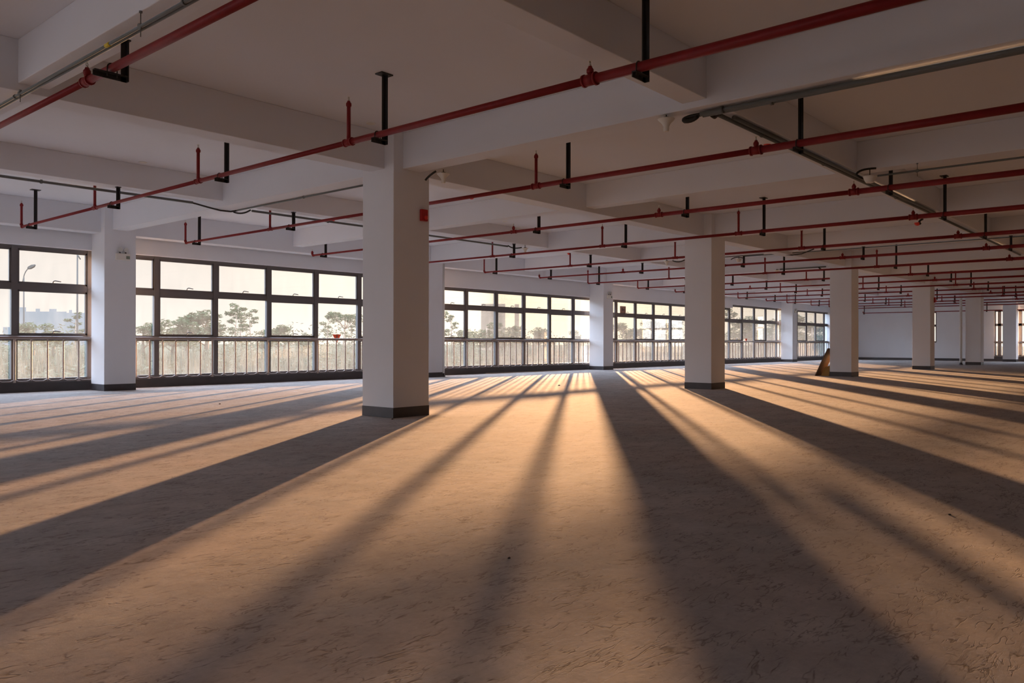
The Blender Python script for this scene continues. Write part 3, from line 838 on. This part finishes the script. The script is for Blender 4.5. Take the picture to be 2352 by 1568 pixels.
def skyline(pts, depth, name, m, label):
    bm = bmesh.new(); 
    for (x0, y0, x1, y1, z) in pts:
        d = Vector((x0, y0, 0)).normalized()*depth
        q = [Vector((x0, y0, GZ)), Vector((x1, y1, GZ)), Vector((x1, y1, GZ))+d, Vector((x0, y0, GZ))+d]
        lo = [bm.verts.new(p) for p in q]; hi = [bm.verts.new(p+Vector((0, 0, z-GZ))) for p in q]
        bm.faces.new(lo[::-1]); bm.faces.new(hi)
        for k in range(4): bm.faces.new((lo[k], lo[(k+1) % 4], hi[(k+1) % 4], hi[k]))
    return single(name, bm, m, label, 'building')
skyline([(133.4, 457.2, 137.9, 452, 4.4), (137.9, 452, 140.3, 449.2, 8.5)], 25, 'distant_building', M['bld'], 'low pale building at the far left of the skyline')
skyline([(140.3, 449.2, 158.4, 428.2, 16.2), (143.2, 445.8, 145.3, 443.4, 18.3), (148.4, 439.8, 149.8, 438.2, 17.6), (152.8, 434.7, 155.2, 432.0, 17.5), (158.4, 428.2, 165, 420.6, 15.6), (159.2, 427.3, 160.2, 426.2, 17)],
        25, 'distant_building', M['bld'], 'long pale apartment block on the skyline at the left')
skyline([(109.7, 102.5, 112.6, 99.1, 8.2)], 14, 'distant_building', M['bld2'], 'tan building outside the second and third sunlit panes')
skyline([(128.9, 110.8, 129.5, 110.1, 9.1)], 4, 'distant_tower', M['bld2'], 'thin tan tower right of the tan building')

# ------------------------------------------------------------------ light
EL = 4.5
sun = bpy.data.lights.new('sun', 'SUN'); so = bpy.data.objects.new('sun', sun); COL.objects.link(so)
sun.energy = 57; sun.angle = math.radians(.6); sun.color = (1.0, .53, .26)
sd = Vector((SUNDIR.x*math.cos(math.radians(EL)), SUNDIR.y*math.cos(math.radians(EL)), math.sin(math.radians(EL))))
so.rotation_euler = (-sd).to_track_quat('-Z', 'Y').to_euler()

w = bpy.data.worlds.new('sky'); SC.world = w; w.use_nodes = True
nt = w.node_tree; L = nt.links; N = nt.nodes.new
bg = nt.nodes['Background']
tc = N('ShaderNodeTexCoord')
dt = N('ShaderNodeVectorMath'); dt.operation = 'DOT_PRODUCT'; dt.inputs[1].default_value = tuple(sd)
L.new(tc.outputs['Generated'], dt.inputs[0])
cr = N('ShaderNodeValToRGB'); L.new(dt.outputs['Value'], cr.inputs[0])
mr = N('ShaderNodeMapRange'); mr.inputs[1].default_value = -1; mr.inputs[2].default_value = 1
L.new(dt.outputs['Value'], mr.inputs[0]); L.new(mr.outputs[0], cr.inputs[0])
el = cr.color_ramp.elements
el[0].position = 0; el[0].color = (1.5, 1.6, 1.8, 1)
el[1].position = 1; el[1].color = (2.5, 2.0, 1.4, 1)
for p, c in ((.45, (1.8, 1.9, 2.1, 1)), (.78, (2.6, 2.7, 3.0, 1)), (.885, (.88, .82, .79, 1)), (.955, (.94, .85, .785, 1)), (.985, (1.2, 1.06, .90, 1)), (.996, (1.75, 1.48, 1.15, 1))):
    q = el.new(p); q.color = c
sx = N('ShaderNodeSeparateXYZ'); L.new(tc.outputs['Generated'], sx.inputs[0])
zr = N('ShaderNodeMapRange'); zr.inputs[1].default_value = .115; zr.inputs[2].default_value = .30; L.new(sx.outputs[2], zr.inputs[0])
mx = N('ShaderNodeMixRGB'); mx.inputs[2].default_value = (8.5, 10.2, 13.4, 1)  # upper sky made far brighter than the horizon, added fill for the interior
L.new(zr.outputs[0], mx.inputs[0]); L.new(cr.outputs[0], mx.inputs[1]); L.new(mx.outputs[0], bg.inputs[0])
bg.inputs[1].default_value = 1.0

# ------------------------------------------------------------------ camera
yaw, pi_, ro = .71327, .002012, .001404
cp, sp = math.cos(pi_), math.sin(pi_)
F = Vector((cp*math.cos(yaw), cp*math.sin(yaw), sp)); U = Vector((-sp*math.cos(yaw), -sp*math.sin(yaw), cp)); R_ = Vector((math.sin(yaw), -math.cos(yaw), 0))
cr_, sr_ = math.cos(ro), math.sin(ro)
R2 = R_*cr_+U*sr_; U2 = U*cr_-R_*sr_
cam = bpy.data.cameras.new('camera'); co = bpy.data.objects.new('camera', cam); COL.objects.link(co)
mw = Matrix.Identity(4)
for i in range(3): mw[i][0] = R2[i]; mw[i][1] = U2[i]; mw[i][2] = -F[i]
mw[2][3] = .93065
co.matrix_world = mw
cam.sensor_width = 36; cam.lens = 1858.77/2352*36; cam.clip_end = 2000; cam.clip_start = .05
SC.camera = co
SC.view_settings.view_transform = 'Standard'; SC.view_settings.look = 'None'
SC.view_settings.gamma = 1; SC.view_settings.use_curve_mapping = False
SC.view_settings.exposure = 0
SC.cycles.max_bounces = 10; SC.cycles.diffuse_bounces = 7; SC.cycles.transparent_max_bounces = 16
